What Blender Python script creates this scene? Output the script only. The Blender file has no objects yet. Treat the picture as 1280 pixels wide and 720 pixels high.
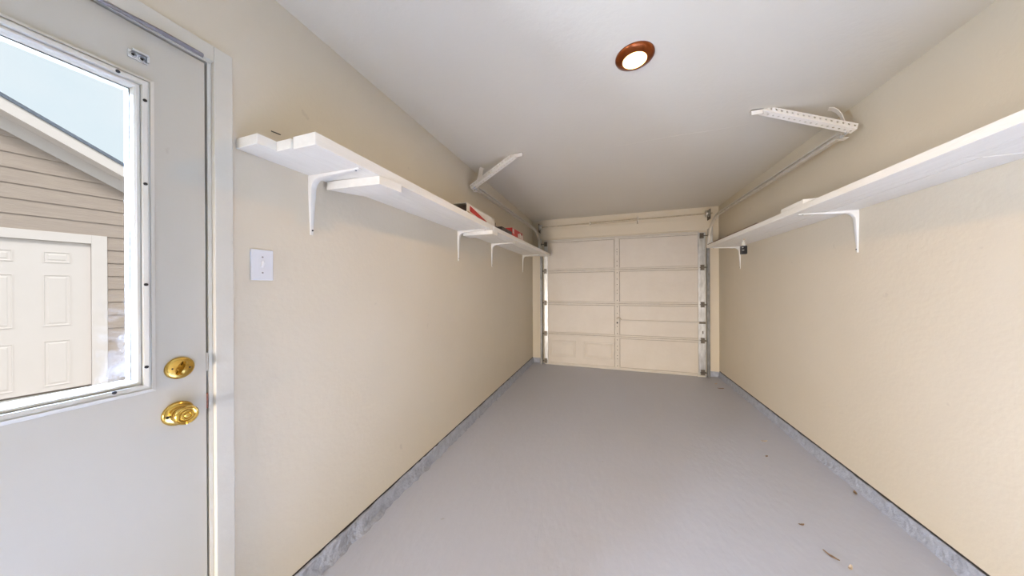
import bpy, bmesh, math, random
from mathutils import Vector, Matrix

random.seed(7)
SC = bpy.context.scene
COL = SC.collection

# ---------------------------------------------------------------- dimensions (metres)
XL, XR, YB, YF, ZC = -1.267, 1.504, 4.88, -1.75, 2.463
HL, HR = 0.096, 0.086
EYE = 1.30

# ---------------------------------------------------------------- camera
cd = bpy.data.cameras.new('camera')
cam = bpy.data.objects.new('camera', cd)
COL.objects.link(cam)
cd.sensor_width = 36.0
cd.lens = 358.79 / 1280 * 36.0
cd.clip_start = 0.02
cam.matrix_world = (Matrix.Translation((0, 0, EYE)) @ Matrix.Rotation(0.325838, 4, 'Z')
                    @ Matrix.Rotation(math.pi / 2 - 0.000495, 4, 'X') @ Matrix.Rotation(-0.005363, 4, 'Z'))
SC.camera = cam

# ---------------------------------------------------------------- world, lights, exposure
SC.view_settings.view_transform = 'Standard'
SC.view_settings.look = 'None'
SC.view_settings.gamma = 1.0
SC.view_settings.use_curve_mapping = False
SC.view_settings.exposure = 0.0

W = bpy.data.worlds.new('sky')
SC.world = W
W.use_nodes = True
nt = W.node_tree
nt.nodes.clear()
wo = nt.nodes.new('ShaderNodeOutputWorld')
bg = nt.nodes.new('ShaderNodeBackground')
tc = nt.nodes.new('ShaderNodeTexCoord')
nz = nt.nodes.new('ShaderNodeTexNoise')
nz.inputs['Scale'].default_value = 3.0
nz.inputs['Detail'].default_value = 5.0
rp = nt.nodes.new('ShaderNodeValToRGB')
rp.color_ramp.elements[0].position = 0.40
rp.color_ramp.elements[0].color = (0.75, 0.90, 0.98, 1)
rp.color_ramp.elements[1].position = 0.70
rp.color_ramp.elements[1].color = (0.90, 0.96, 1.0, 1)
nt.links.new(tc.outputs['Generated'], nz.inputs['Vector'])
nt.links.new(nz.outputs['Fac'], rp.inputs['Fac'])
nt.links.new(rp.outputs['Color'], bg.inputs['Color'])
bg.inputs['Strength'].default_value = 1.0
nt.links.new(bg.outputs['Background'], wo.inputs['Surface'])

def light(name, kind, loc, direction, energy, color, **kw):
    d = bpy.data.lights.new(name, kind)
    d.energy = energy
    d.color = color
    for k, v in kw.items():
        setattr(d, k, v)
    o = bpy.data.objects.new(name, d)
    COL.objects.link(o)
    o.location = loc
    o.rotation_euler = Vector(direction).to_track_quat('-Z', 'Y').to_euler()
    return o

light('sun', 'SUN', (6, -4, 9), (-0.62, 0.25, -0.75), 2.6, (1.0, 0.95, 0.88), angle=0.35)
# area lights standing in for daylight: steep through the glass of the side door onto the floor just inside it,
# level through the same glass, and low at an added, unseen doorway behind the camera
light('daylight_side_door_high', 'AREA', (-2.15, 0.10, 2.36), (0.80, 0.02, -0.80), 160, (0.54, 0.73, 1.18),
      shape='RECTANGLE', size=0.34, size_y=0.34, spread=math.radians(45))
light('daylight_side_door', 'AREA', (-1.335, -0.02, 1.46), (1, 0, 0.0), 52, (0.74, 0.89, 1.15),
      shape='RECTANGLE', size=0.22, size_y=0.80)
light('added_rear_daylight', 'AREA', (-0.85, -2.7, 0.55), (0.22, 1, -0.17), 68, (0.93, 0.81, 0.72),
      shape='RECTANGLE', size=0.70, size_y=0.8, spread=math.radians(78))
LAMP_POWER = 9
LAMP_COLOR = (1.0, 0.60, 0.18)

# ---------------------------------------------------------------- materials
def mat(name, color, rough=0.6, metal=0.0, spec=0.5, var=0.0, vscale=6.0, bump=0.0, bscale=60.0, color2=None,
        bdist=0.02, stretch=(1, 1, 1), emit=None, estr=0.0):
    m = bpy.data.materials.new(name)
    m.use_nodes = True
    t = m.node_tree
    b = t.nodes['Principled BSDF']
    b.inputs['Base Color'].default_value = (*color, 1)
    b.inputs['Roughness'].default_value = rough
    b.inputs['Metallic'].default_value = metal
    b.inputs['Specular IOR Level'].default_value = spec
    if emit:
        b.inputs['Emission Color'].default_value = (*emit, 1)
        b.inputs['Emission Strength'].default_value = estr
    co = t.nodes.new('ShaderNodeTexCoord')
    mp = t.nodes.new('ShaderNodeMapping')
    mp.inputs['Scale'].default_value = stretch
    t.links.new(co.outputs['Object'], mp.inputs['Vector'])
    if var > 0 or color2:
        n = t.nodes.new('ShaderNodeTexNoise')
        n.inputs['Scale'].default_value = vscale
        n.inputs['Detail'].default_value = 6
        n.inputs['Roughness'].default_value = 0.6
        t.links.new(mp.outputs['Vector'], n.inputs['Vector'])
        r = t.nodes.new('ShaderNodeValToRGB')
        r.color_ramp.elements[0].position = 0.30
        r.color_ramp.elements[1].position = 0.70
        c2 = color2 if color2 else tuple(c * (1 - var) for c in color)
        r.color_ramp.elements[0].color = (*c2, 1)
        r.color_ramp.elements[1].color = (*color, 1)
        t.links.new(n.outputs['Fac'], r.inputs['Fac'])
        t.links.new(r.outputs['Color'], b.inputs['Base Color'])
    if bump > 0:
        n2 = t.nodes.new('ShaderNodeTexNoise')
        n2.inputs['Scale'].default_value = bscale
        n2.inputs['Detail'].default_value = 5
        t.links.new(mp.outputs['Vector'], n2.inputs['Vector'])
        bp = t.nodes.new('ShaderNodeBump')
        bp.inputs['Strength'].default_value = bump
        bp.inputs['Distance'].default_value = bdist
        t.links.new(n2.outputs['Fac'], bp.inputs['Height'])
        t.links.new(bp.outputs['Normal'], b.inputs['Normal'])
    return m

def scuffed(name, color, rough, marks, bump, bscale, dirt=(0.35, 0.30, 0.24), thresh=0.735, amount=0.6, spec=0.4, stretch=(1, 1, 1)):
    """painted surface: faint mottling, sparse small scuffs (noise islands), fine roller relief"""
    m = mat(name, color, rough, spec=spec, var=0.035, vscale=2.2, bump=bump, bscale=bscale, bdist=0.01, stretch=stretch)
    t = m.node_tree
    b = t.nodes['Principled BSDF']
    src = b.inputs['Base Color'].links[0].from_socket
    co = t.nodes.new('ShaderNodeTexCoord')
    n = t.nodes.new('ShaderNodeTexNoise')
    n.inputs['Scale'].default_value = marks
    n.inputs['Detail'].default_value = 3
    t.links.new(co.outputs['Object'], n.inputs['Vector'])
    r = t.nodes.new('ShaderNodeValToRGB')
    r.color_ramp.elements[0].position = thresh
    r.color_ramp.elements[0].color = (0, 0, 0, 1)
    r.color_ramp.elements[1].position = thresh + 0.03
    r.color_ramp.elements[1].color = (amount, amount, amount, 1)
    t.links.new(n.outputs['Fac'], r.inputs['Fac'])
    mx = t.nodes.new('ShaderNodeMix')
    mx.data_type = 'RGBA'
    t.links.new(r.outputs['Color'], mx.inputs[0])
    t.links.new(src, mx.inputs[6])
    mx.inputs[7].default_value = (*dirt, 1)
    t.links.new(mx.outputs[2], b.inputs['Base Color'])
    return m

M = {}
M['wall'] = scuffed('wall_paint', (0.655, 0.583, 0.45), 0.55, 9.0, 0.10, 45, amount=0.20, thresh=0.75)
M['ceiling'] = mat('ceiling_paint', (0.715, 0.665, 0.555), 0.7, var=0.03, vscale=1.5, bump=0.12, bscale=40, bdist=0.01)
M['floor'] = scuffed('floor_paint', (0.49, 0.51, 0.575), 0.42, 14.0, 0.22, 28, dirt=(0.30, 0.29, 0.27), thresh=0.74, amount=0.5,
                     stretch=(1.0, 0.5, 1))
M['curb'] = mat('curb_paint', (0.42, 0.45, 0.52), 0.6, color2=(0.30, 0.32, 0.37), vscale=22, bump=0.6, bscale=35, bdist=0.02)
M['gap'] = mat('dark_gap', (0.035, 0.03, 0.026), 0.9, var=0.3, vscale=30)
M['door_paint'] = scuffed('door_paint', (0.51, 0.478, 0.395), 0.42, 12.0, 0.05, 30, amount=0.3, thresh=0.75)
M['trim_paint'] = mat('trim_paint', (0.60, 0.57, 0.485), 0.42, var=0.04, vscale=8, bump=0.06, bscale=30)
M['lite_frame'] = mat('lite_frame_plastic', (0.60, 0.58, 0.51), 0.32, var=0.02, vscale=10)
M['brass'] = mat('brass', (0.72, 0.50, 0.14), 0.16, metal=1.0, color2=(0.48, 0.30, 0.07), vscale=14)
M['rust'] = mat('rusty_strike', (0.38, 0.14, 0.07), 0.6, metal=0.3, color2=(0.10, 0.05, 0.04), vscale=60)
M['steel'] = mat('zinc_steel', (0.72, 0.74, 0.76), 0.28, metal=1.0, var=0.25, vscale=20)
M['screw'] = mat('dark_screw', (0.03, 0.03, 0.03), 0.5, metal=0.6, var=0.2, vscale=50)
M['rubber'] = mat('weatherstrip_vinyl', (0.20, 0.185, 0.19), 0.45, var=0.3, vscale=20)
M['shelf'] = mat('shelf_white_paint', (0.82, 0.80, 0.735), 0.45, color2=(0.76, 0.74, 0.675), vscale=5, bump=0.15, bscale=30, stretch=(6, 0.6, 6))
M['bracket'] = mat('bracket_white', (0.78, 0.765, 0.715), 0.4, var=0.05, vscale=14)
M['endgrain'] = mat('bare_end_grain', (0.80, 0.76, 0.71), 0.7, color2=(0.66, 0.60, 0.53), vscale=40, stretch=(1, 1, 3))
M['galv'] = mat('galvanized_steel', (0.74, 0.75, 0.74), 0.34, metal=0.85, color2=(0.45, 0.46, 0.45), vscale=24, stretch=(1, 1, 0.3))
M['dark_metal'] = mat('greasy_dark_steel', (0.10, 0.095, 0.085), 0.45, metal=0.8, color2=(0.20, 0.17, 0.13), vscale=40)
M['gdoor'] = mat('garage_door_paint', (0.61, 0.565, 0.485), 0.5, color2=(0.57, 0.52, 0.44), vscale=3.5, bump=0.05, bscale=25)
M['gdoor_rail'] = mat('garage_rail_paint', (0.60, 0.555, 0.475), 0.5, var=0.10, vscale=10)
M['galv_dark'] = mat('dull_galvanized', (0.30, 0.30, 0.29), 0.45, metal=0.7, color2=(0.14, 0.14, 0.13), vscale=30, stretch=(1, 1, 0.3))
M['seam'] = mat('dirty_shaded_joint', (0.20, 0.17, 0.13), 0.9, color2=(0.40, 0.35, 0.28), vscale=9)  # shade of the door's gaps put into the colour, with dirty sheet edges
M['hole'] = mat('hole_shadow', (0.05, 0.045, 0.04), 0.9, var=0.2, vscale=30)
M['track'] = mat('painted_track', (0.72, 0.675, 0.59), 0.38, metal=0.15, color2=(0.60, 0.55, 0.46), vscale=20)
M['angle'] = mat('perforated_angle_paint', (0.86, 0.81, 0.73), 0.45, var=0.06, vscale=20)
M['bronze'] = mat('bronze_trim', (0.30, 0.075, 0.014), 0.26, metal=0.75, color2=(0.20, 0.045, 0.008), vscale=12)
M['lens'] = mat('lamp_lens', (1, 0.95, 0.85), 0.4, emit=LAMP_COLOR, estr=8.0)
M['plastic'] = mat('switch_plastic', (0.70, 0.71, 0.73), 0.3, var=0.02, vscale=20)
M['card'] = mat('white_cardboard', (0.80, 0.77, 0.70), 0.6, color2=(0.66, 0.60, 0.50), vscale=9)
M['red'] = mat('red_print', (0.55, 0.03, 0.025), 0.45, var=0.25, vscale=14)
M['black'] = mat('black_plastic', (0.012, 0.012, 0.014), 0.3, var=0.3, vscale=30)
M['blackcard'] = mat('black_card', (0.035, 0.03, 0.03), 0.5, color2=(0.10, 0.07, 0.05), vscale=20)
M['greycard'] = mat('grey_card', (0.34, 0.31, 0.32), 0.6, color2=(0.18, 0.15, 0.14), vscale=25)
M['springpaint'] = mat('painted_spring', (0.52, 0.44, 0.31), 0.5, color2=(0.40, 0.33, 0.22), vscale=30)
M['tan'] = mat('tan_card', (0.52, 0.40, 0.25), 0.7, var=0.2, vscale=18)
M['stripwood'] = mat('stained_strip', (0.28, 0.19, 0.12), 0.6, color2=(0.18, 0.12, 0.08), vscale=25, stretch=(4, 0.5, 4))
M['leaf'] = mat('dry_leaf', (0.30, 0.20, 0.12), 0.8, color2=(0.14, 0.09, 0.055), vscale=60)
M['paleleaf'] = mat('pale_dry_leaf', (0.66, 0.56, 0.44), 0.8, color2=(0.40, 0.31, 0.22), vscale=60)
M['cement'] = mat('driveway_concrete', (0.62, 0.60, 0.57), 0.9, color2=(0.54, 0.52, 0.49), vscale=5, bump=0.3, bscale=60)
M['siding'] = mat('tan_siding', (0.44, 0.362, 0.305), 0.75, color2=(0.37, 0.30, 0.26), vscale=7, bump=0.3, bscale=26, stretch=(0.5, 0.5, 6))
M['house_white'] = mat('house_white_paint', (0.71, 0.65, 0.62), 0.5, var=0.03, vscale=6)
M['shingle'] = mat('grey_shingle', (0.20, 0.23, 0.28), 0.9, color2=(0.12, 0.14, 0.18), vscale=30, bump=0.5, bscale=40)

# window glass: clear, a soft reflection, and the chalky smears at the latch-side lower corner
g = bpy.data.materials.new('smeared_glass')
g.use_nodes = True
t = g.node_tree
t.nodes.clear()
out = t.nodes.new('ShaderNodeOutputMaterial')
tr = t.nodes.new('ShaderNodeBsdfTransparent')
tr.inputs['Color'].default_value = (0.98, 0.98, 0.98, 1)
gl = t.nodes.new('ShaderNodeBsdfGlossy')
gl.inputs['Roughness'].default_value = 0.02
fr = t.nodes.new('ShaderNodeFresnel')
fr.inputs['IOR'].default_value = 1.2
m1 = t.nodes.new('ShaderNodeMixShader')
t.links.new(fr.outputs['Fac'], m1.inputs['Fac'])
t.links.new(tr.outputs['BSDF'], m1.inputs[1])
t.links.new(gl.outputs['BSDF'], m1.inputs[2])
df = t.nodes.new('ShaderNodeBsdfDiffuse')
df.inputs['Color'].default_value = (0.95, 0.95, 0.95, 1)
co = t.nodes.new('ShaderNodeTexCoord')
sx = t.nodes.new('ShaderNodeSeparateXYZ')
t.links.new(co.outputs['Object'], sx.inputs['Vector'])
def mr(sock, a, b_, c, d):
    n = t.nodes.new('ShaderNodeMapRange')
    n.inputs[1].default_value = a; n.inputs[2].default_value = b_
    n.inputs[3].default_value = c; n.inputs[4].default_value = d
    t.links.new(sock, n.inputs[0])
    return n.outputs[0]
ey = mr(sx.outputs['Y'], 0.645, 0.705, 0.0, 1.0)      # object space: y from the hinge edge
ez = mr(sx.outputs['Z'], 1.34, 1.05, 0.0, 1.0)
nn = t.nodes.new('ShaderNodeTexNoise')
nn.inputs['Scale'].default_value = 22
nn.inputs['Detail'].default_value = 6
t.links.new(co.outputs['Object'], nn.inputs['Vector'])
nr = mr(nn.outputs['Fac'], 0.45, 0.68, 0.0, 1.0)
mm = t.nodes.new('ShaderNodeMath'); mm.operation = 'MULTIPLY'
t.links.new(ey, mm.inputs[0]); t.links.new(ez, mm.inputs[1])
mm2 = t.nodes.new('ShaderNodeMath'); mm2.operation = 'MULTIPLY'
t.links.new(mm.outputs[0], mm2.inputs[0]); t.links.new(nr, mm2.inputs[1])
mm3 = t.nodes.new('ShaderNodeMath'); mm3.operation = 'MULTIPLY'
t.links.new(mm2.outputs[0], mm3.inputs[0]); mm3.inputs[1].default_value = 0.7
m2 = t.nodes.new('ShaderNodeMixShader')
t.links.new(mm3.outputs[0], m2.inputs['Fac'])
t.links.new(m1.outputs['Shader'], m2.inputs[1])
t.links.new(df.outputs['BSDF'], m2.inputs[2])
t.links.new(m2.outputs['Shader'], out.inputs['Surface'])
M['glass'] = g

# ---------------------------------------------------------------- mesh helpers
class MB:
    """collects geometry in world coordinates, builds ONE mesh object"""
    def __init__(self):
        self.v, self.f = [], []
    def add(self, vs, fs):
        k = len(self.v)
        self.v += [tuple(p) for p in vs]
        self.f += [tuple(i + k for i in q) for q in fs]
        return self
    def box(self, x0, x1, y0, y1, z0, z1):
        vs = [(x, y, z) for x in (x0, x1) for y in (y0, y1) for z in (z0, z1)]
        return self.add(vs, [(0, 1, 3, 2), (4, 6, 7, 5), (0, 4, 5, 1), (2, 3, 7, 6), (0, 2, 6, 4), (1, 5, 7, 3)])
    def hexa(self, lo, hi):
        """two quads, lo and hi, joined"""
        return self.add(list(lo) + list(hi), [(3, 2, 1, 0), (4, 5, 6, 7), (0, 1, 5, 4), (1, 2, 6, 5), (2, 3, 7, 6), (3, 0, 4, 7)])
    def lathe(self, prof, origin, axis, n=32):
        """prof: list of (radius, distance along axis)"""
        a = Vector(axis).normalized()
        u = a.orthogonal().normalized()
        w = a.cross(u)
        vs, fs = [], []
        for r, h in prof:
            for k in range(n):
                t_ = 2 * math.pi * k / n
                vs.append(Vector(origin) + a * h + (u * math.cos(t_) + w * math.sin(t_)) * r)
        for i in range(len(prof) - 1):
            for k in range(n):
                k2 = (k + 1) % n
                fs.append((i * n + k, i * n + k2, (i + 1) * n + k2, (i + 1) * n + k))
        fs.append(tuple(range(n))[::-1])
        fs.append(tuple((len(prof) - 1) * n + k for k in range(n)))
        return self.add(vs, fs)
    def tube(self, pts, r, n=12):
        pts = [Vector(p) for p in pts]
        vs, fs = [], []
        for i, p in enumerate(pts):
            d = (pts[min(i + 1, len(pts) - 1)] - pts[max(i - 1, 0)]).normalized()
            u = d.cross(Vector((0.03, 0.02, 1))).normalized() if abs(d.z) < 0.95 else d.cross(Vector((1, 0, 0))).normalized()
            w = d.cross(u)
            rr = r[i] if isinstance(r, (list, tuple)) else r
            for k in range(n):
                a = 2 * math.pi * k / n
                vs.append(p + (u * math.cos(a) + w * math.sin(a)) * rr)
        for i in range(len(pts) - 1):
            for k in range(n):
                k2 = (k + 1) % n
                fs.append((i * n + k, i * n + k2, (i + 1) * n + k2, (i + 1) * n + k))
        fs.append(tuple(range(n))[::-1])
        fs.append(tuple((len(pts) - 1) * n + k for k in range(n)))
        return self.add(vs, fs)
    def loft(self, rings, closed=True, caps=True):
        """rings: lists of points with equal counts"""
        n = len(rings[0])
        vs = [p for r in rings for p in r]
        fs = []
        for i in range(len(rings) - 1):
            for k in range(n if closed else n - 1):
                k2 = (k + 1) % n
                fs.append((i * n + k, i * n + k2, (i + 1) * n + k2, (i + 1) * n + k))
        if caps:
            fs.append(tuple(range(n))[::-1])
            fs.append(tuple((len(rings) - 1) * n + k for k in range(n)))
        return self.add(vs, fs)
    def build(self, name, m, parent=None, bevel=0.0, smooth=False, kind=None, org=None, segs=2, label=None):
        o_ = Vector(org) if org is not None else (Vector(parent['_o']) if parent is not None else Vector((0, 0, 0)))
        me = bpy.data.meshes.new(name)
        me.from_pydata([tuple(Vector(p) - o_) for p in self.v], [], self.f)
        bm = bmesh.new()
        bm.from_mesh(me)
        bmesh.ops.recalc_face_normals(bm, faces=bm.faces)
        if bevel > 0:
            bmesh.ops.bevel(bm, geom=[e for e in bm.edges if len(e.link_faces) == 2 and e.calc_face_angle(0) > 0.5],
                            offset=bevel, segments=segs, affect='EDGES', profile=0.5, clamp_overlap=True)
        bm.to_mesh(me)
        bm.free()
        if smooth:
            for p in me.polygons:
                p.use_smooth = True
            try:
                me.set_sharp_from_angle(angle=math.radians(40))
            except Exception:
                pass
        me.materials.append(M[m])
        o = bpy.data.objects.new(name, me)
        COL.objects.link(o)
        o['_o'] = tuple(o_)
        if parent is not None:
            o.parent = parent
        else:
            o.location = o_
        if kind:
            o['kind'] = kind
        if label:
            o['label'] = label
        return o

def thing(name, loc, label=None, cat=None, group=None, kind=None):
    o = bpy.data.objects.new(name, None)
    o.empty_display_size = 0.05
    COL.objects.link(o)
    o.location = loc
    o['_o'] = tuple(loc)
    return tag(o, label, cat, group, kind)

def tag(o, label=None, cat=None, group=None, kind=None):
    for k, v in (('label', label), ('category', cat), ('group', group), ('kind', kind)):
        if v:
            o[k] = v
    return o

def rect_frame(mb, prof, y0, y1, z0, z1):
    """mitred moulding round a rectangle in a plane x = const; prof: (outset, x)"""
    rings = [[(x, y0 - o, z0 - o), (x, y1 + o, z0 - o), (x, y1 + o, z1 + o), (x, y0 - o, z1 + o)] for o, x in prof]
    rings.append(rings[0])
    return mb.loft(rings, caps=False)

# ================================================================ LARGE STRUCTURE
T = 0.14
tag(MB().box(XL - T, XR + T, YF - T, YB + T, -0.15, 0.0).build('floor', 'floor', kind='structure'),
    'blue-grey painted concrete garage floor')
tag(MB().box(XL - T, XR + T, YF - T, YB + T, ZC, ZC + 0.18).build('ceiling', 'ceiling', kind='structure'),
    'plain off-white painted ceiling')
DY0, DY1, DZ1 = -0.300, 0.592, 2.068          # rough opening of the side door
b = MB()
b.box(XL - T, XL, YF - T, DY0, HL, ZC)
b.box(XL - T, XL, DY1, YB + T, HL, ZC)
b.box(XL - T, XL, DY0, DY1, DZ1, ZC)
b.box(XL - T, XL - 0.03, YF - T, DY0, 0, HL)
b.box(XL - T, XL - 0.03, DY1, YB + T, 0, HL)
tag(b.build('wall_left', 'wall', kind='structure'), 'cream painted left wall with the side door')
b = MB().box(XR, XR + T, YF - T, YB + T, HR, ZC).box(XR + 0.03, XR + T, YF - T, YB + T, 0, HR)
tag(b.build('wall_right', 'wall', kind='structure'), 'cream painted right wall')
b = MB()
b.box(XL, -1.0, YB, YB + T, 0, ZC).box(1.28, XR, YB, YB + T, 0, ZC).box(-1.0, 1.28, YB, YB + T, 2.04, ZC)
tag(b.build('wall_back', 'wall', kind='structure'), 'cream back wall round the garage door opening')
WX0, WX1, WZ1 = -1.19, 0.35, 2.03  # unseen doorway, placed and widened to pass the low rear light
b = MB()
b.box(XL, WX0, YF - T, YF, 0, ZC).box(WX1, XR, YF - T, YF, 0, ZC).box(WX0, WX1, YF - T, YF, WZ1, ZC)
tag(b.build('wall_front', 'wall', kind='structure'), 'wall behind the camera with an added doorway')
df_ = thing('door_2', ((WX0 + WX1) / 2, YF, 0), 'white frame of the unseen doorway added behind the camera', kind='structure')
MB().box(WX0, WX0 + .03, YF - T, YF + .012, 0, WZ1).build('jamb', 'trim_paint', df_)
MB().box(WX1 - .03, WX1, YF - T, YF + .012, 0, WZ1).build('jamb', 'trim_paint', df_)
MB().box(WX0 + .03, WX1 - .03, YF - T, YF + .012, WZ1 - .03, WZ1).build('head_jamb', 'trim_paint', df_)

# baseboards: the rough painted concrete curb under the drywall, with the dark open joint above it
def curb(name, axis, c, lo, hi, h, side, rough, lab):
    """axis 'y': runs along y at x=c; side = +1 room lies toward +axis normal"""
    rings = []
    n = max(2, int((hi - lo) / 0.035))
    for i in range(n + 1):
        s = lo + (hi - lo) * i / n
        j = lambda a: random.uniform(-a, a) * rough
        top = h - 0.013 + j(0.004)
        pr = 0.010 + j(0.004)
        prof = [(-0.028, 0.0), (0.020 + j(0.012) + 0.008 * rough, 0.0), (pr + 0.003 + j(.003), 0.020 + j(0.006)), (pr, top * 0.6 + j(.006)),
                (pr - 0.002, top - 0.006), (pr - 0.008, top), (-0.028, top)]
        rings.append([(c + side * a, s, z) if axis == 'y' else (s, c + side * a, z) for a, z in prof])
    o = MB().loft(rings).build(name, 'curb', kind='structure', smooth=True)
    return tag(o, lab)
curb('baseboard_left', 'y', XL, DY1 + 0.06, YB, HL, 1, 1.0, 'rough grey-blue concrete curb along the left wall')
curb('baseboard_right', 'y', XR, YF, YB, HR, -1, 0.6, 'grey-blue concrete curb along the right wall')
curb('baseboard_back_left', 'x', YB, XL + .012, -1.135, HL, -1, 0.5, 'short grey-blue curb left of the garage door')
curb('baseboard_back_right', 'x', YB, 1.385, XR - .012, HR, -1, 0.5, 'short grey-blue curb right of the garage door')
MB().box(XL - 0.029, XL - 0.003, DY1 + .06, YB, HL - 0.016, HL + 0.001).build('trim_1', 'gap', kind='structure', label='dark open joint above the left curb')
MB().box(XR + 0.003, XR + 0.029, YF, YB, HR - 0.016, HR + 0.001).build('trim_2', 'gap', kind='structure', label='dark open joint above the right curb')

# door casing and jamb of the side door
cs = thing('trim_3', (XL, 0.15, 0), 'flat white casing round the side door', kind='structure')
b = MB().box(XL, XL + .018, .593, .643, 0.0, 2.114)
b.build('side_casing', 'trim_paint', cs, bevel=.002)
MB().box(XL, XL + .018, -.352, -.302, 0.0, 2.114).build('side_casing', 'trim_paint', cs, bevel=.002)
MB().box(XL, XL + .018, -.3018, .5928, 2.062, 2.114).build('head_casing', 'trim_paint', cs, bevel=.002)
MB().box(XL - .13, XL + .002, .5825, .592, 0.0, 2.056).build('jamb', 'trim_paint', cs)
MB().box(XL - .13, XL + .002, -.300, -.2905, 0.0, 2.056).build('jamb', 'trim_paint', cs)
MB().box(XL - .13, XL + .002, -.300, .592, 2.057, 2.067).build('head_jamb', 'trim_paint', cs)
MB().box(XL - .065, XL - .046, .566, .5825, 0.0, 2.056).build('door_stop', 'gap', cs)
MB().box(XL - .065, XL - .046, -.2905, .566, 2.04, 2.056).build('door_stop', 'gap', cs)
MB().box(XL - .13, XL, -.2905, .5825, 0.0, 0.018).build('threshold', 'steel', cs)

# ---------------------------------------------------------------- side door
HY = -0.285                                   # hinge edge
door = thing('door_1', (XL, HY, 0), 'white side door with a large glass lite and brass locks', kind='structure')
GY0, GY1, GZ0, GZ1 = -0.133, 0.425, 1.042, 1.872     # visible glass
b = MB()
xo, xi = XL - 0.044, XL
DT = 2.050
b.box(xo, xi, HY, GY0 - .012, 0.02, DT)
b.box(xo, xi, GY1 + .012, .5765, 0.02, DT)
b.box(xo, xi, GY0 - .012, GY1 + .012, 0.02, GZ0 - .012)
b.box(xo, xi, GY0 - .012, GY1 + .012, GZ1 + .012, DT)
b.build('door_slab', 'door_paint', door)
prof = [(0.0, XL - .018), (0.0, XL + .002), (.004, XL + .007), (.009, XL + .007), (.0095, XL + .003), (.012, XL + .003), (.0125, XL + .015),
        (.021, XL + .017), (.0225, XL + .010), (.027, XL + .010), (.0275, XL + .014), (.032, XL + .013), (.033, XL + .006), (.038, XL + .005),
        (.040, XL - .001), (0.011, XL - .001)]
lf = rect_frame(MB(), prof, GY0, GY1, GZ0, GZ1).build('lite_frame', 'lite_frame', door)
prof2 = [(0.0, XL - .024), (0.0, XL - .050), (.012, XL - .056), (.030, XL - .052), (.036, XL - .0445), (.0115, XL - .0445)]
rect_frame(MB(), prof2, GY0, GY1, GZ0, GZ1).build('lite_frame', 'lite_frame', door)
MB().box(XL - .024, XL - .018, GY0 - .010, GY1 + .010, GZ0 - .010, GZ1 + .010).build('glass_pane', 'glass', door)
k = 0
for y, z in ((.394, 1.889), (.13, 1.889), (-.12, 1.889), (.385, 1.026), (.13, 1.026), (-.12, 1.026),
             (.4415, 1.84), (.4415, 1.602), (.4415, 1.315), (.4415, 1.08), (-.1495, 1.84), (-.1495, 1.602), (-.1495, 1.315), (-.1495, 1.08)):
    MB().lathe([(.0042, 0), (.0042, .0022), (.002, .003)], (XL + .0155, y, z), (1, 0, 0), 10).build('screw', 'screw', lf)
# deadbolt
dbk = (XL, .514, 1.057)
d = MB().lathe([(.0335, 0), (.0335, .004), (.031, .008), (.026, .010), (.012, .011)], dbk, (1, 0, 0), 40).build('deadbolt', 'brass', door, smooth=True)
MB().lathe([(.010, .010), (.009, .016)], dbk, (1, 0, 0), 16).build('turn_stem', 'brass', d, smooth=True)
rings = []
for i in range(13):
    a = math.pi * i / 12
    z = -math.cos(a) * .021
    w = .0045
    hgt = .014 * math.sin(a) + .004
    c_, s_ = math.cos(math.radians(24)), math.sin(math.radians(24))
    pts = [(XL + .014, -w), (XL + .014 + hgt, -w * .7), (XL + .014 + hgt, w * .7), (XL + .014, w)]
    rings.append([(x, dbk[1] + yy * c_ + z * s_, dbk[2] + z * c_ - yy * s_) for x, yy in pts])
MB().loft(rings).build('thumb_turn', 'brass', d, smooth=True)
for s_ in (-1, 1):
    MB().lathe([(.003, .0095), (.002, .0115)], (XL, dbk[1] + s_ * .019, dbk[2] - s_ * .002), (1, 0, 0), 8).build('screw', 'screw', d)
# knob
kn = (XL, .510, .918)
r = MB().lathe([(.036, 0), (.036, .005), (.033, .009), (.026, .011), (.022, .012), (.020, .017)], kn, (1, 0, 0), 40).build('knob_rosette', 'brass', door, smooth=True)
MB().lathe([(.004, .010), (.004, .0125)], (kn[0], kn[1] - .026, kn[2] - .002), (1, 0, 0), 10).build('screw', 'screw', r)
MB().lathe([(.013, .015), (.012, .026), (.018, .031), (.0265, .037), (.0285, .043), (.0275, .049), (.024, .0525), (.0225, .0515), (.0205, .0535),
            (.017, .0525), (.0155, .0510), (.013, .0535), (.010, .0535), (.0085, .0515), (.006, .0545), (.002, .055)],
           kn, (1, 0, 0), 40).build('knob', 'brass', r, smooth=True)
# latch and strike, rusty
MB().box(XL - .034, XL - .0005, .5768, .5818, .905, .955).build('latch_plate', 'rust', door)
MB().box(XL - .030, XL + .0005, .5768, .5815, 1.03, 1.09).build('bolt_plate', 'steel', door)
# pale metal clip above the lite
cl = thing('metal_clip', (XL, .434, 1.964), 'small silver metal curtain-rod clip screwed on the door above its glass', 'clip')
b = MB().box(XL + .001, XL + .005, .415, .452, 1.950, 1.972)
b.box(XL + .005, XL + .016, .420, .450, 1.968, 1.974)
b.box(XL + .005, XL + .014, .447, .452, 1.953, 1.972)
b.build('clip_plate', 'steel', cl, bevel=.001)
for y in (.4235, .440):
    MB().lathe([(.0075, .004), (.0075, .007), (.0058, .009), (.0045, .006)], (XL, y, 1.9605 - (y - .4235) * .1), (1, 0, 0), 14).build('screw_ring', 'steel', cl, smooth=True)
    MB().lathe([(.0036, .006), (.0032, .0075)], (XL, y, 1.9605 - (y - .4235) * .1), (1, 0, 0), 10).build('screw', 'screw', cl)
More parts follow.
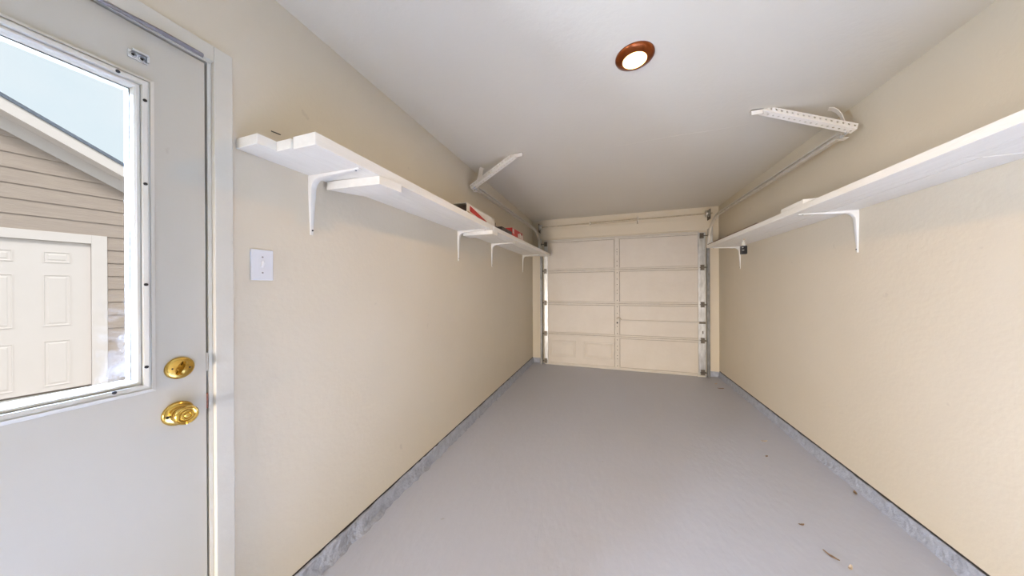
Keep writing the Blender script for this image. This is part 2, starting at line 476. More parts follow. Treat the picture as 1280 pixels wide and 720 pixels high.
# weatherstrip that has come loose under the head casing
ws = thing('weatherstrip', (XL, .57, 2.05), 'grey vinyl weatherstrip sagging loose along the top of the side door', 'weatherstrip')
rings = []
for i in range(36):
    s = i / 35
    y = -.27 + s * .828
    q = max(0, (s - .62) / .38)
    sag = math.sin(min(1, q * 1.15) * math.pi / 2) ** 2
    x = XL + .0025 + .030 * sag
    z = 2.0545 - .002 * sag
    w = .0025 + .0045 * sag
    rings.append([(x, y, z - w), (x + .003, y, z - w), (x + .004 + .003 * sag, y, z), (x + .002, y, z + w), (x - .001, y, z + w)])
MB().loft(rings).build('vinyl_strip', 'rubber', ws, smooth=True)

# ================================================================ OUTSIDE: drive and neighbour house
tag(MB().box(-26, XL - T - .01, -14, 18, -.30, -.16).build('ground', 'cement', kind='structure'), 'pale concrete drive outside the side door')
tag(MB().box(XL - T, 9, -14, YF - T - .01, -.30, -.16).build('ground', 'cement', kind='structure'), 'pale concrete drive outside the added rear doorway')
HA = math.radians(9.2)
hd = Vector((math.sin(HA), math.cos(HA), 0))          # along the house wall
hn = Vector((hd.y, -hd.x, 0))                         # toward the garage
H0 = Vector((-7.44, 2.223, 0))
def hp(s, z, d=0.0):
    return H0 + hd * s + hn * d + Vector((0, 0, z))
def hbox(mb, s0, s1, z0, z1, d0, d1):
    return mb.hexa([hp(s0, z0, d0), hp(s1, z0, d0), hp(s1, z0, d1), hp(s0, z0, d1)],
                   [hp(s0, z1, d0), hp(s1, z1, d0), hp(s1, z1, d1), hp(s0, z1, d1)])
GZ = -.16
house = thing('house', tuple(H0 + Vector((0, 0, GZ))), 'tan-sided neighbouring house with white gable trim, seen through the door glass', 'house')
SP, SE = -3.0, 1.45                                   # ridge and right eave
SEL = 2 * SP - SE
def rake(s):                                          # top of the roof at the front edge
    return 3.808 - .582 * (s + .813) if s >= SP else 3.808 - .582 * (2 * SP - s + .813)
# wall core
pts = [(SEL + .3, GZ), (SE - .3, GZ), (SE - .3, rake(SE - .3) - .2), (SP, rake(SP) - .2), (SEL + .3, rake(SEL + .3) - .2)]
b = MB()
b.loft([[hp(s, z, -.06) for s, z in pts], [hp(s, z, -4.0) for s, z in pts]])
b.build('wall_core', 'siding', house)
# lap siding, one board per course and side of the door
EX = .2035
z = GZ + .02
OP0, OP1, OPT = -1.20, .0, 2.12
z0 = 2.13 - EX * 12
while z0 < rake(SP) - .5:
    z1 = z0 + EX
    spans = [(SEL + .3, SE - .3)]
    if z0 < OPT - .02:
        spans = [(SEL + .3, OP0 + .02), (OP1 - .02, SE - .3)]
    for s0, s1 in spans:
        # right/left ends cut along the rake
        def cut(zz, side):
            d_ = (rake(SP) - .30 - zz) / .582
            return SP + side * d_
        a0, a1 = max(s0, cut(z0, -1)), min(s1, cut(z0, 1))
        b0, b1 = max(s0, cut(z1, -1)), min(s1, cut(z1, 1))
        if b1 - b0 < .05:
            continue
        b = MB().hexa([hp(a0, z0, -.06), hp(a1, z0, -.06), hp(a1, z0, .016), hp(a0, z0, .016)],
                      [hp(b0, z1, -.06), hp(b1, z1, -.06), hp(b1, z1, 0), hp(b0, z1, 0)])
        b.build('siding_board', 'siding', house)
    z0 = z1
# white door in a white frame
hdoor = MB()
PL = [(-.945, -.731), (-.520, -.306)]
PR = [(1.697, 1.849), (.793, 1.520), (-.06, .582)]
DL, DR = -1.085, -.139
hbox(hdoor, DL, DR, GZ + .03, 2.0, -.05, -.012)
hd_o = hdoor.build('house_door', 'house_white', house)
for s0, s1 in PL:
    for q0, q1 in PR:
        # raised panel in a moulded ring
        ring = []
        for o_, dd in ((.0, -.013), (.0, -.004), (.008, -.004), (.018, -.016), (.024, -.016), (.045, -.006)):
            ring.append([hp(s0 + o_, q0 + o_, dd), hp(s1 - o_, q0 + o_, dd), hp(s1 - o_, q1 - o_, dd), hp(s0 + o_, q1 - o_, dd)])
        MB().loft(ring).build('door_panel', 'house_white', hd_o)
hbox(MB(), OP1 - .137, OP1 + .003, GZ, 2.132, -.06, .035).build('door_casing', 'house_white', house, bevel=.003)
hbox(MB(), DL - .14, DL, GZ, 2.132, -.06, .035).build('door_casing', 'house_white', house, bevel=.003)
hbox(MB(), DL, OP1 - .137, 2.003, 2.132, -.06, .034).build('head_casing', 'house_white', house, bevel=.003)
# rake boards and roof
def rake_strip(name, m, top, bot, d0, d1):
    for sa, sb in ((SP, SE), (SEL, SP)):
        b = MB().hexa([hp(sa, rake(sa) + bot, d0), hp(sb, rake(sb) + bot, d0), hp(sb, rake(sb) + bot, d1), hp(sa, rake(sa) + bot, d1)],
                      [hp(sa, rake(sa) + top, d0), hp(sb, rake(sb) + top, d0), hp(sb, rake(sb) + top, d1), hp(sa, rake(sa) + top, d1)])
        b.build(name, m, house)
rake_strip('roof_slope', 'shingle', 0.0, -.045, -4.2, .32)
rake_strip('rake_board', 'house_white', -.046, -.21, .27, .30)
rake_strip('soffit', 'house_white', -.19, -.205, .03, .269)
rake_strip('frieze_board', 'house_white', -.20, -.375, -.03, .03)

# ================================================================ GARAGE DOOR
YD = 4.82
gd = thing('garage_door', (.14, YD, 0), 'closed cream sectional garage door at the far end of the garage', 'garage door')
ZS = [0.012, 0.522, 1.043, 1.580, 2.088]
GX0, GX1 = -1.045, 1.322
CX0, CX1 = .085, .156
for i in range(4):
    z0, z1 = ZS[i] + .001, ZS[i + 1] - .001
    b = MB()
    b.box(GX0 + .01, GX1 - .01, YD + .016, YD + .030, z0, z1)                     # skin
    sec = b.build('door_section', 'gdoor', gd)
    for za, zb in ((z0, z0 + .026), (z1 - .026, z1)):
        MB().box(GX0 + .012, GX1 - .012, YD, YD + .016, za, zb).build('rail', 'gdoor_rail', sec, bevel=.003)
    # bay infill sheets between the stiles
    for x0, x1 in ((-.984, CX0 - .006), (CX1 + .006, 1.228)):
        if i == 0 and x0 < 0:
            continue
        MB().box(x0, x1, YD + .004, YD + .0155, z0 + .031, z1 - .031).build('bay_sheet', 'gdoor', sec, bevel=.002)
        MB().box(x0, x1, YD + .008, YD + .0158, z1 - .0308, z1 - .0262).build('seam', 'seam', sec)  # dark strip: sheet edge dirt and gap shade in one colour
    MB().box(CX0, CX1, YD - .010, YD + .015, z0 + .002, z1 - .002).build('centre_stile', 'gdoor_rail', sec, bevel=.004)
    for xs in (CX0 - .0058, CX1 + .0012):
        MB().box(xs, xs + .0046, YD + .003, YD + .0158, z0 + .03, z1 - .03).build('seam', 'seam', sec)  # dark strips imitating the shaded gaps beside the stile
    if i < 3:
        MB().box(GX0 + .07, GX1 - .10, YD - .0012, YD + .014, z1 - .0022, z1 + .0042).build('seam', 'seam', sec)  # dark strip painted as the shaded gap between sections
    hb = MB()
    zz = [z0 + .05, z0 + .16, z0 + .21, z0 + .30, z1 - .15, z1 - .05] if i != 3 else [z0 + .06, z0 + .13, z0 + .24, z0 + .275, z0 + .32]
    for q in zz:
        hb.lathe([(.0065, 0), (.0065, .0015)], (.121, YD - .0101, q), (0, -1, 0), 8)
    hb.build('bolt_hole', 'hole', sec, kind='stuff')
    MB().box(GX0, -.985, YD - .006, YD + .034, z0, z1).build('end_stile', 'galv', sec, bevel=.003, label='galvanized end stile')
    MB().box(1.230, GX1, YD - .006, YD + .034, z0, z1).build('end_stile', 'galv', sec, bevel=.003, label='galvanized end stile')
    if i == 0:
        for s0, s1 in ((-.946, -.521), (-.398, .064)):
            rg = []
            for o_, dd in ((0, .0165), (.006, .010), (.022, .010), (.034, .0155), (.050, .0155), (.062, .012)):
                rg.append([(s0 + o_, YD + dd, .138 + o_), (s1 - o_, YD + dd, .138 + o_), (s1 - o_, YD + dd, .413 - o_), (s0 + o_, YD + dd, .413 - o_)])
            MB().loft(rg).build('embossed_panel', 'gdoor', sec)
MB().box(GX0 + .01, GX1 - .01, YD - .004, YD + .036, .0, .0125).build('bottom_seal', 'trim_paint', gd)
MB().box(1.21, 1.315, YD - .03, YD - .005, .0, .022).build('bottom_corner', 'lite_frame', gd, bevel=.004)
# hinges on the joints; rollers in the tracks
for zj in ZS[1:4]:
    hb = MB().box(CX0 + .006, CX1 - .006, YD - .0135, YD - .0102, zj - .035, zj + .035)
    hb.tube([(CX0 + .004, YD - .016, zj), (CX1 - .004, YD - .016, zj)], .006, 10)
    hb.build('hinge', 'gdoor_rail', gd)
def roller(x_in, x_out, zj):
    s = 1 if x_out > x_in else -1
    h = MB().box(min(x_in, x_in + s * .05), max(x_in, x_in + s * .05), YD - .012, YD - .0065, zj - .04, zj + .04)
    h.box(x_in + s * .006 - .004, x_in + s * .006 + .004, YD - .030, YD - .008, zj - .022, zj + .022)
    h.box(min(x_in + s * .02, x_in + s * .062), max(x_in + s * .02, x_in + s * .062), YD - .030, YD - .008, zj - .011, zj + .011)
    hh = h.build('hinge', 'dark_metal', gd, label='greasy dark edge hinge')
    MB().tube([(x_in - s * .01, YD - .022, zj), (x_out, YD - .022, zj)], .0055, 10).build('roller_stem', 'dark_metal', hh)
    MB().lathe([(.018, 0), (.022, .004), (.022, .014), (.018, .018)], (x_out - s * .006, YD - .022, zj), (s, 0, 0), 16).build('roller_wheel', 'dark_metal', hh, smooth=True)
for zj in (0.060, .522, 1.043, 1.580):
    roller(1.255, 1.345, zj)
    roller(-1.000, -1.088, zj)
# top roller carriers
for s, xa, xb in ((1, 1.245, 1.348), (-1, -.99, -1.09)):
    c = MB().box(min(xa, xa + s * .05), max(xa, xa + s * .05), YD - .03, YD - .007, 2.00, 2.075).build('roller_carrier', 'dark_metal', gd, bevel=.003)
    MB().tube([(xa, YD - .03, 2.035), (xb, YD - .03, 2.035)], .006, 10).build('roller_stem', 'dark_metal', c)
    MB().lathe([(.018, 0), (.022, .004), (.022, .014), (.018, .018)], (xb - s * .006, YD - .03, 2.035), (s, 0, 0), 16).build('roller_wheel', 'dark_metal', c, smooth=True)
# slide lock: knob plate on the middle stile and a rod to the right
lk = MB().box(.094, .150, YD - .016, YD - .0105, .70, .835).build('lock_plate', 'gdoor_rail', gd, bevel=.003)
MB().lathe([(.022, 0), (.022, .004), (.016, .008)], (.121, YD - .016, .800), (0, -1, 0), 20).build('lock_disc', 'gdoor_rail', lk, smooth=True)
MB().lathe([(.012, 0), (.012, .022)], (.121, YD - .016, .742), (0, -1, 0), 10).build('lock_spindle', 'screw', lk)
MB().tube([(.108, YD - .020, .800), (.135, YD - .024, .826), (.165, YD - .024, .818), (.185, YD - .018, .785)], .006, 8).build('lock_lever', 'springpaint', lk, smooth=True)
MB().box(.165, 1.300, YD - .022, YD - .012, .770, .790).build('lock_bar', 'gdoor_rail', gd, bevel=.002)
MB().box(1.235, 1.315, YD - .028, YD - .007, .765, .795).build('lock_guide', 'dark_metal', gd, bevel=.002)
MB().box(1.275, 1.29, YD - .012, YD - .006, .62, .66).build('lock_guide', 'dark_metal', gd)
MB().tube([(-.66, YD - .001, 2.052), (-.655, YD - .008, 2.032), (-.57, YD - .010, 2.030), (-.48, YD - .010, 2.034), (-.465, YD - .004, 2.05)], .004, 8).build('lift_loop', 'gdoor_rail', gd, smooth=True)
MB().box(GX0 + .01, GX1 - .08, YD - .004, YD + .0155, 2.0885, 2.106).build('top_edge', 'gdoor_rail', gd, bevel=.002)

# header board seam above the door
tag(MB().box(-1.12, 1.385, YB - .010, YB, 2.132, 2.300).build('trim_4', 'wall', kind='structure', bevel=.003), 'cream header board above the garage door')

# ---------------------------------------------------------------- tracks
def channel(path, inner, wide, deep):
    """C channel swept along a path in a y-z plane; inner = -1/+1 side in x its mouth opens to"""
    th = .0032
    prof = [(0, -wide), (deep, -wide), (deep, -wide + .010), (deep - th, -wide + .010), (deep - th, -wide + th), (th, -wide + th),
            (th, wide - th), (deep - th, wide - th), (deep - th, wide - .010), (deep, wide - .010), (deep, wide), (0, wide)]
    path = [Vector(p) for p in path]
    rings = []
    for i, p in enumerate(path):
        d_ = (path[min(i + 1, len(path) - 1)] - path[max(i - 1, 0)])
        d_.x = 0
        d_.normalize()
        nrm = Vector((0, -d_.z, d_.y))
        rings.append([p + Vector((inner * a, 0, 0)) + nrm * w for a, w in prof])
    return MB().loft(rings)

def perforated_angle(a, bpt, w=.040, pitch=.030, tab=.06):
    """slotted L section from ceiling point a down to bpt, with a bent tab flat on the ceiling"""
    a, bpt = Vector(a), Vector(bpt)
    e = (bpt - a).normalized()
    Ltot = (bpt - a).length
    up = Vector((-e.z, 0, e.x))
    if up.z < 0:
        up = -up
    back = Vector((0, 1, 0)) - e * e.y
    back.normalize()
    c_, s_ = math.cos(math.radians(14)), math.sin(math.radians(14))
    up, back = up * c_ + back * s_, back * c_ - up * s_
    mb = MB()
    n = int(Ltot / pitch)
    p = Ltot / n
    for fl, nr in ((up, -back), (back, -up)):
        for sgn in (0, 1):                       # two skins make a plate 2.5 mm thick
            off = nr * (-.0025 * sgn)
            for i in range(n):
                o = a + e * (i * p) + off
                outer = [(0, 0), (.5, 0), (1, 0), (1, .5), (1, 1), (.5, 1), (0, 1), (0, .5)]
                vs = [o + e * (u_ * p) + fl * (v_ * w) for u_, v_ in outer]
                rh = .0065
                for k_ in range(8):
                    an = math.radians(225 + 45 * k_)
                    vs.append(o + e * (p * .5 + rh * math.cos(an)) + fl * (w * .58 + rh * math.sin(an)))
                mb.add(vs, [(k_, (k_ + 1) % 8, 8 + (k_ + 1) % 8, 8 + k_) for k_ in range(8)])
    # closing edges
    for fl, nr in ((up, -back), (back, -up)):
        q0, q1 = a + fl * w, bpt + fl * w
        mb.add([q0, q1, q1 + nr * -.0025, q0 + nr * -.0025], [(0, 1, 2, 3)])
    sx_ = 1 if e.x < 0 else -1
    t0 = a + up * 0.0
    mb.box(min(t0.x, t0.x + sx_ * tab), max(t0.x, t0.x + sx_ * tab), t0.y - .002, t0.y + .038, ZC - .006, ZC - .001)
    mb.box(min(t0.x, t0.x + sx_ * tab), max(t0.x, t0.x + sx_ * tab), t0.y - .002, t0.y + .001, ZC - .034, ZC - .001)
    return mb

def hanger_strap(pts, w, ydir=(0, 1, 0)):
    rings = []
    pts = [Vector(p) for p in pts]
    for i, p in enumerate(pts):
        d_ = (pts[min(i + 1, len(pts) - 1)] - pts[max(i - 1, 0)]).normalized()
        s = Vector(ydir)
        nn_ = d_.cross(s).normalized() * .0015
        s = s * w / 2
        rings.append([p - s - nn_, p + s - nn_, p + s + nn_, p - s + nn_])
    return MB().loft(rings)

def track(side):
    if side > 0:
        xv, xh, zt, ye, inner = 1.362, 1.418, 2.262, 2.42, -1
        lab = 'right garage door track, vertical beside the door then curving back under the ceiling'
    else:
        xv, xh, zt, ye, inner = -1.106, -1.190, 2.240, 2.47, 1
        lab = 'left garage door track curving back above the shelf with the cardboard boxes'
    r = thing('garage_door_track', (xv, 4.79, 0), lab, 'door track', 'garage door tracks')
    yv = 4.792
    path = [(xv, yv, .0), (xv, yv, 1.0), (xv, yv, zt - .40)]
    MB().add(*[[], []])
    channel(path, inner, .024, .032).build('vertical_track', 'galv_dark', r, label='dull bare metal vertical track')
    R_ = .36
    path = []
    xm = xv + (xh - xv) * .45
    for i in range(15):
        a = math.pi / 2 * i / 14
        path.append((xv + (xm - xv) * i / 14, yv - R_ + R_ * math.cos(a), zt - R_ + R_ * math.sin(a)))
    path.insert(0, (xv, yv, zt - .399))
    for i in range(1, 6):
        path.append((xm + (xh - xm) * i / 5, yv - R_ + (ye - (yv - R_)) * i / 5, zt))
    channel(path, inner, .020, .028).build('horizontal_track', 'track', r)
    MB().add([], [])
    # flag bracket and jamb brackets
    x0, x1 = sorted((xv + side * .001, xv + side * .004))
    MB().box(x0, x1, 4.66, YB - .001, 1.90, 2.14).build('flag_bracket', 'galv', r)
    for zb in (.35, 1.0, 1.55):
        MB().box(*sorted((xv + side * .001, xv + side * .004)), 4.80, YB - .001, zb - .03, zb + .03).build('jamb_bracket', 'galv', r)
    MB().box(*sorted((xv + side * .001, xv + side * .022)), YB - .006, YB - .001, .02, 2.14).build('wall_angle', 'gdoor_rail', r)
    # hangers at the free end
    if side > 0:
        ang = perforated_angle((.955, 2.30, ZC - .012), (1.445, 2.345, 2.262))
        ang.build('hanger_angle', 'angle', r)
        hanger_strap([(1.365, 2.445, 2.458), (1.385, 2.44, 2.452), (1.405, 2.435, 2.43), (1.415, 2.42, 2.39), (1.418, 2.40, 2.33), (1.420, 2.385, 2.255)], .05, (.35, .93, 0)).build('hanger_strap', 'angle', r)
        bx = 1.418
    else:
        ang = perforated_angle((-.76, 2.365, ZC - .012), (-1.225, 2.43, 2.235))
        ang.build('hanger_angle', 'angle', r)
        hanger_strap([(-1.15, 2.53, 2.458), (-1.158, 2.52, 2.44), (-1.165, 2.51, 2.37), (-1.18, 2.49, 2.30), (-1.186, 2.47, 2.235)], .05, (.35, .93, 0)).build('hanger_strap', 'angle', r)
        bx = -1.19
    for dx, dz in ((0, 0), (side * .012, .016), (side * -.02, -.018)):
        MB().lathe([(.010, 0), (.010, .007), (.0055, .008), (.0055, .016)], (bx + dx, ye - .030, zt + dz), (0, -1, 0), 6).build('bolt', 'steel', r)
    MB().box(bx - .016, bx + .016, ye - .03, ye + .01, zt - .028, zt - .024).build('end_plate', 'angle', r)
    return r
track(1)
track(-1)

# ---------------------------------------------------------------- counterbalance rod above the door
rod = thing('torsion_rod', (.14, 4.78, 2.34), 'thin torsion rod with spring tube running across above the garage door', 'torsion rod')
ZRL, ZRR = 2.322, 2.346
def zr(x):
    return ZRL + (ZRR - ZRL) * (x + 1.05) / 2.36
MB().tube([(-1.14, 4.78, zr(-1.14)), (1.40, 4.78, zr(1.40))], .0105, 12).build('shaft', 'springpaint', rod, smooth=True)
MB().tube([(-.275, 4.78, zr(-.275)), (.08, 4.779, zr(.08) - .003), (.42, 4.78, zr(.42))], .0170, 14).build('spring', 'springpaint', rod, smooth=True)
MB().lathe([(.030, 0), (.030, .012), (.022, .02)], (-.292, 4.78, zr(-.28)), (1, 0, 0), 18).build('spring_collar', 'track', rod, smooth=True)
MB().box(.418, .428, 4.745, 4.858, zr(.42) - .055, zr(.42) + .045).build('centre_bracket', 'track', rod, bevel=.002)
for x, s in ((-1.075, -1), (1.315, 1)):
    MB().lathe([(.050, 0), (.052, .006), (.040, .010), (.036, .030), (.040, .034), (.048, .038), (.048, .042)], (x, 4.78, zr(x)), (s, 0, 0), 28).build('cable_drum', 'galv', rod, smooth=True)
    MB().box(*sorted((x + s * .044, x + s * .048)), 4.73, 4.879, zr(x) - .085, zr(x) + .06).build('end_bracket', 'dark_metal', rod, bevel=.001)

# ================================================================ SHELVES
def shelf_bracket(parent, xw, side, y, ztop, arm=.285, leg=.262):
    """white stamped L bracket: side=+1 arm points to +x"""
    rings = []
    st = []
    for i in range(6):                                # leg, tip to corner
        t_ = i / 5
        st.append((0.0, ztop - leg + (leg - .055) * t_, .004 + .012 * t_ ** 1.3, 'l', .0075 + .0085 * t_))
    out, inn, hw = [], [], []
    for x_, z_, th, _, h in st:
        out.append((0, z_)); inn.append((th, z_)); hw.append(h)
    for i in range(1, 6):                             # inner fillet, outer corner
        a = i / 6 * math.pi / 2
        oc = (0, ztop - .055 + .11 * i / 6) if i < 3 else (.055 * (i - 3) / 3, ztop)
        if i == 3:
            oc = (0, ztop)
        if i < 3:
            oc = (0, ztop - .055 + .055 * i / 3)
        out.append(oc)
        inn.append((.016 + .045 * (1 - math.cos(a)), ztop - .061 + .045 * math.sin(a)))
        hw.append(.016)
    for i in range(6):
        t_ = i / 5
        out.append((.061 + (arm - .061) * t_, ztop)); inn.append((.061 + (arm - .061) * t_, ztop - .016 + .011 * t_)); hw.append(.016 - .006 * t_)
    for (ox, oz), (ix, iz), h in zip(out, inn, hw):
        rings.append([(xw + side * ox, y - h, oz), (xw + side * ox, y + h, oz), (xw + side * ix, y + h * .8, iz), (xw + side * ix, y - h * .8, iz)])
    br = MB().loft(rings).build('bracket', 'bracket', parent, bevel=.0015, smooth=True)
    MB().lathe([(.004, 0), (.004, .002)], (xw + side * (.0062), y, ztop - leg + .02), (side, 0, 0), 8).build('screw', 'screw', br)
    MB().lathe([(.004, 0), (.004, .002)], (xw + side * (arm - .025), y, ztop - .0058), (0, 0, -1), 8).build('screw', 'screw', br)
    return br

SZ0, SZ1 = 1.805, 1.845
ls = thing('wall_shelf', (XL, 2.6, SZ0), 'long white plank shelf on brackets along the left wall, carrying cardboard boxes', 'shelf')
def plank(parent, x0a, x1a, x0b, x1b, y0, y1, z0, z1, nm='board'):
    b_ = MB().hexa([(x0a, y0, z0), (x1a, y0, z0), (x1b, y1, z0), (x0b, y1, z0)], [(x0a, y0, z1), (x1a, y0, z1), (x1b, y1, z1), (x0b, y1, z1)])
    return b_.build(nm, 'shelf', parent, bevel=.002)
# back plank, notched near the casing
b = MB().box(XL + .001, -1.151, .660, .7222, SZ0, SZ1 - .004)
b.box(XL + .001, -1.0785, .722, 2.345, SZ0, SZ1 - .004)
b.build('board', 'shelf', ls, bevel=.0015)
plank(ls, -1.0774, -.967, -1.0730, -.962, .729, 2.340, SZ0 - .001, SZ1 + .004)
plank(ls, XL + .001, -1.075, XL + .001, -1.055, 2.349, 4.50, SZ0, SZ1 - .003)
plank(ls, -1.071, -.961, -1.050, -.895, 2.347, 4.56, SZ0 + .001, SZ1 + .001)
# splice blocks under the joints
bl = MB().hexa([(-1.255, 1.0, 1.765), (-.965, 1.022, 1.765), (-.952, 1.150, 1.765), (-1.16, 1.150, 1.765)],
               [(-1.255, 1.0, SZ0 - .002), (-.965, 1.022, SZ0 - .002), (-.952, 1.150, SZ0 - .002), (-1.16, 1.150, SZ0 - .002)])
bl.build('splice_block', 'shelf', ls, bevel=.0015)
bl = MB().hexa([(-1.24, 2.300, 1.770), (-.957, 2.31, 1.770), (-.954, 2.43, 1.770), (-1.24, 2.44, 1.770)],
               [(-1.24, 2.300, SZ0 - .001), (-.957, 2.31, SZ0 - .001), (-.954, 2.43, SZ0 - .001), (-1.24, 2.44, SZ0 - .001)])
bl.build('splice_block', 'shelf', ls, bevel=.0015)
for y in (.935, 2.262, 3.03, 4.27):
    shelf_bracket(ls, XL + .0005, 1, y, SZ0 - .0012)

RZ0, RZ1 = 1.785, 1.823
rs = thing('wall_shelf', (XR, 2.0, RZ0), 'long white plank shelf on brackets along the right wall, with one wood block on it', 'shelf')
plank(rs, 1.170, 1.2835, 1.168, 1.2825, -1.0, 4.20, RZ0, RZ1)
plank(rs, 1.289, XR - .001, 1.287, XR - .001, -1.0, 1.60, RZ0 + .001, RZ1 - .002)
plank(rs, 1.2875, 1.3420, 1.2875, 1.3405, 1.603, 4.20, RZ0 + .0012, RZ1 - .002)
plank(rs, 1.346, XR - .001, 1.346, XR - .001, 1.603, 4.20, RZ0, RZ1 - .001)
for y in (-.30, 2.440, 4.165):
    shelf_bracket(rs, XR - .0005, -1, y, RZ0 - .0012, arm=.30, leg=.27)

# things on the right shelf
tag(MB().hexa([(1.165 + .015, 2.34, RZ1 + .0035), (1.33, 2.32, RZ1 + .0035), (1.34, 2.60, RZ1 + .0035), (1.185, 2.60, RZ1 + .0035)],
              [(1.165 + .015, 2.34, RZ1 + .0385), (1.33, 2.32, RZ1 + .0385), (1.34, 2.60, RZ1 + .0385), (1.185, 2.60, RZ1 + .0385)])
    .build('wood_block', 'shelf', org=(1.25, 2.45, RZ1 + .0035), bevel=.003),
    'short white painted wood offcut lying on the right shelf', 'wood block')
bpy.data.objects['wood_block'].location.z = RZ1 + .0002
tag(MB().box(1.171, 1.200, 2.93, 4.19, RZ1, RZ1 + .010).build('wood_strip', 'stripwood', org=(1.19, 3.5, RZ1)),
    'thin brown wood strip along the far front edge of the right shelf', 'wood strip')

# small black box hanging under the right shelf
hb = thing('hanging_box', (1.30, 3.52, 1.63), 'small glossy black box hanging from a white mount under the right shelf', 'box')
MB().box(1.270, 1.322, 3.49, 3.535, 1.628, 1.714).build('case', 'black', hb, bevel=.008)
MB().lathe([(.018, 0), (.018, .030), (.011, .034), (.011, .052)], (1.296, 3.513, 1.713), (0, 0, 1), 16).build('mount', 'lite_frame', hb, smooth=True)
MB().tube([(1.296, 3.513, 1.763), (1.300, 3.513, 1.775), (1.300, 3.513, RZ0 - .0005)], .006, 8).build('hook', 'tan', hb)
MB().lathe([(.006, 0), (.006, .003)], (1.280, 3.490, 1.695), (0, -1, 0), 10).build('indicator', 'steel', hb)
MB().box(1.275, 1.292, 3.4875, 3.491, 1.664, 1.672).build('port', 'steel', hb)

# things on the left shelf
def loose_box(name, label, x0, x1, y0, y1, h, m, zb=SZ1 + .0015):
    t_ = thing(name, ((x0 + x1) / 2, (y0 + y1) / 2, zb), label, 'box')
    return t_
zb = SZ1 + .0048
c = thing('cardboard_box', (-1.10, 2.28, zb), 'white cardboard box with red print and an open end, nearest on the left shelf', 'box')
bx0, bx1, by0, by1, bz1 = -1.205, -1.035, 1.985, 2.56, zb + .112
b = MB()
b.box(bx0, bx1, by0 + .03, by1, zb, zb + .003).box(bx0, bx1, by0, by1, bz1 - .003, bz1)
b.box(bx0, bx0 + .003, by0, by1, zb, bz1).box(bx1 - .003, bx1, by0, by1, zb, bz1).box(bx0, bx1, by1 - .003, by1, zb, bz1)
b.box(bx0, bx1, by0 + .12, by0 + .124, zb, bz1)
b.build('carton', 'card', c)
MB().box(bx0 + .004, bx1 - .004, by0, by0 + .004, zb, zb + .045).build('end_flap', 'card', c)
MB().box(bx0 + .006, bx1 - .006, by0 + .02, by0 + .115, zb + .004, bz1 - .012).build('dark_inside', 'blackcard', c)  # black block stands in for the shade inside the open end
MB().add([(bx1 + .0006, by0 + .05, zb + .100), (bx1 + .0006, by0 + .05, zb + .055), (bx1 + .0006, by0 + .38, zb + .02), (bx1 + .0006, by0 + .38, zb + .045)], [(0, 1, 2, 3)]).build('red_print', 'red', c, label='red printed wedge')
MB().add([(bx1 + .0006, by0 + .01, zb + .05), (bx1 + .0006, by0 + .01, zb + .002), (bx1 + .0006, by0 + .38, zb + .002), (bx1 + .0006, by0 + .38, zb + .015)], [(0, 1, 2, 3)]).build('tan_print', 'tan', c, label='tan printed panel')
zz = SZ1 + .0015
tag(MB().box(-1.06, -.975, 2.60, 2.90, zz, zz + .05).build('black_box', 'blackcard', org=(-1.02, 2.75, zz), bevel=.003),
    'flat black box between the white carton and the red box on the left shelf', 'box')
c = thing('grey_box', (-1.16, 2.72, zz), 'grey box with dark lid standing behind the flat black box on the left shelf', 'box')
MB().box(-1.235, -1.085, 2.585, 2.86, zz, zz + .085).build('carton', 'greycard', c, bevel=.003)
MB().box(-1.238, -1.082, 2.582, 2.70, zz + .0855, zz + .112).build('lid', 'blackcard', c, bevel=.003)
c = thing('red_box', (-1.08, 3.12, zz), 'red box with white print, farthest of the boxes on the left shelf', 'box')
MB().box(-1.17, -.985, 2.93, 3.36, zz, zz + .105).build('carton', 'red', c, bevel=.003)
for y0, y1, z0, z1 in ((2.945, 2.965, .05, .10), (2.975, 2.995, .04, .10), (3.14, 3.19, .03, .075), (3.20, 3.25, .03, .09), (3.26, 3.30, .025, .075), (3.315, 3.345, .02, .10)):
    MB().box(-.9852, -.9838, y0, y1, zz + z0, zz + z1).build('white_print', 'card', c, label='white printed mark')
MB().box(-.9852, -.9838, 3.02, 3.34, zz + .004, zz + .020).build('black_print', 'blackcard', c, label='black printed band')

# ================================================================ CEILING LIGHT, SWITCH, SMALL DETAILS
LX, LY = .128, 1.570
lamp = thing('ceiling_light', (LX, LY, ZC), 'round bronze-trimmed ceiling light, switched on', 'light')
MB().lathe([(.092, 0), (.0925, .004), (.090, .009), (.080, .015), (.068, .0205), (.0585, .0235), (.0565, .0225), (.0565, .012)], (LX, LY, ZC), (0, 0, -1), 56).build('trim_ring', 'bronze', lamp, smooth=True)
MB().lathe([(.0560, .012), (.0560, .0215), (.045, .0245), (.025, .0262), (.004, .0268)], (LX, LY, ZC), (0, 0, -1), 48).build('lens', 'lens', lamp, smooth=True)
lb = light('ceiling_light_beam', 'AREA', (0, 0, 0), (0, 0, -1), LAMP_POWER, LAMP_COLOR, shape='DISK', size=.10)
lb.parent = lamp
lb.location = (0, 0, -.030)

sw = thing('light_switch', (XL, .738, 1.393), 'white toggle light switch plate beside the side door casing', 'light switch')
MB().box(XL + .0003, XL + .007, .700, .776, 1.334, 1.452).build('plate', 'plastic', sw, bevel=.003)
MB().hexa([(XL + .007, .733, 1.382), (XL + .007, .743, 1.382), (XL + .007, .743, 1.404), (XL + .007, .733, 1.404)],
          [(XL + .017, .735, 1.401), (XL + .017, .741, 1.401), (XL + .014, .741, 1.409), (XL + .014, .735, 1.409)]).build('toggle', 'plastic', sw, bevel=.001)
for z in (1.363, 1.423):
    MB().lathe([(.0032, .006), (.0032, .0078)], (XL, .738, z), (1, 0, 0), 10).build('screw', 'greycard', sw)

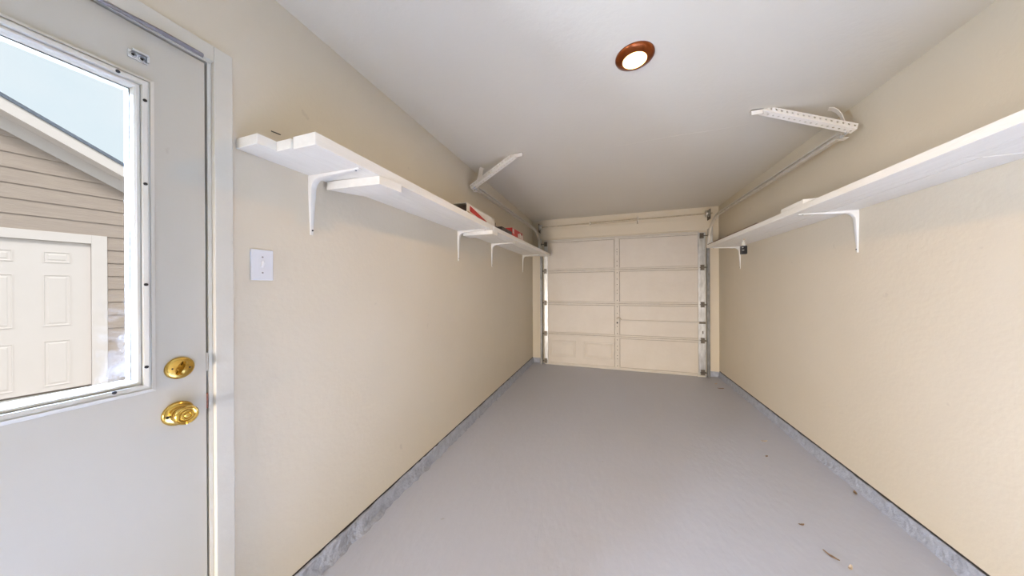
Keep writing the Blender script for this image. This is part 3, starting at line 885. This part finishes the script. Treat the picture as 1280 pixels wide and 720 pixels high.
# nail left in the wall above the left shelf
nl = MB().tube([(XL - .001, .775, 1.928), (XL + .022, .795, 1.919)], .0022, 8)
tag(nl.build('nail', 'screw', org=(XL, .78, 1.925)), 'bent dark nail sticking out of the left wall above the shelf', 'nail')

# plaster seam of the ceiling
pts = []
for i in range(30):
    s = i / 29
    pts.append((-.098 + 1.046 * s, 2.525 - .037 * s + .006 * math.sin(s * 9), ZC + .0006))
MB().tube(pts, [.0011 + .0007 * math.sin(math.pi * i / 29) for i in range(30)], 6).build('trim_5', 'ceiling', kind='structure', label='thin plaster seam across the ceiling')

# dry leaf scraps on the floor
def leaf(x, y, L, wd, rot, m, label):
    n = 7
    rings = []
    for i in range(n):
        s = i / (n - 1)
        w = wd * math.sin(math.pi * (.06 + .88 * s)) * (1 + random.uniform(-.25, .25))
        px = (s - .5) * L
        lift = .002 + .006 * (2 * s - 1) ** 2
        rings.append([(px, -w / 2, lift + .003), (px, 0, lift), (px, w / 2, lift + .003), (px, w / 2, lift + .0042), (px, 0, lift + .0012), (px, -w / 2, lift + .0042)])
    c_, s_ = math.cos(rot), math.sin(rot)
    zmin = min(p[2] for r_ in rings for p in r_)
    rings = [[(x + a * c_ - b_ * s_, y + a * s_ + b_ * c_, z_ - zmin + .0004) for a, b_, z_ in r_] for r_ in rings]
    tag(MB().loft(rings).build('leaf_scrap', m, org=(x, y, 0)), label, 'leaf', 'leaf scraps on the floor')
leaf(1.225, 2.953, .055, .018, .3, 'paleleaf', 'pale dry leaf scrap on the floor midway along the right curb')
leaf(1.455, 2.388, .045, .016, 1.2, 'leaf', 'dark brown leaf scrap touching the right curb')
leaf(1.343, 4.312, .075, .030, .1, 'leaf', 'dark leaf scrap near the right foot of the garage door')
leaf(1.345, 4.50, .045, .020, .8, 'paleleaf', 'small pale leaf scrap closest to the garage door')
leaf(1.005, 1.795, .060, .014, 2.2, 'leaf', 'thin curled leaf scrap at the bottom of the picture')
leaf(1.045, 1.745, .040, .016, .9, 'paleleaf', 'pale leaf scrap nearest to the camera')
leaf(1.132, 2.695, .022, .014, .5, 'leaf', 'tiny dark leaf crumb just in front of the pale scrap by the right curb')
leaf(.985, 1.98, .028, .012, .2, 'leaf', 'small brown leaf crumb in the open floor, left of the thin curled scrap')

# bookkeeping property is not part of the scene
for o in bpy.data.objects:
    if '_o' in o:
        del o['_o']
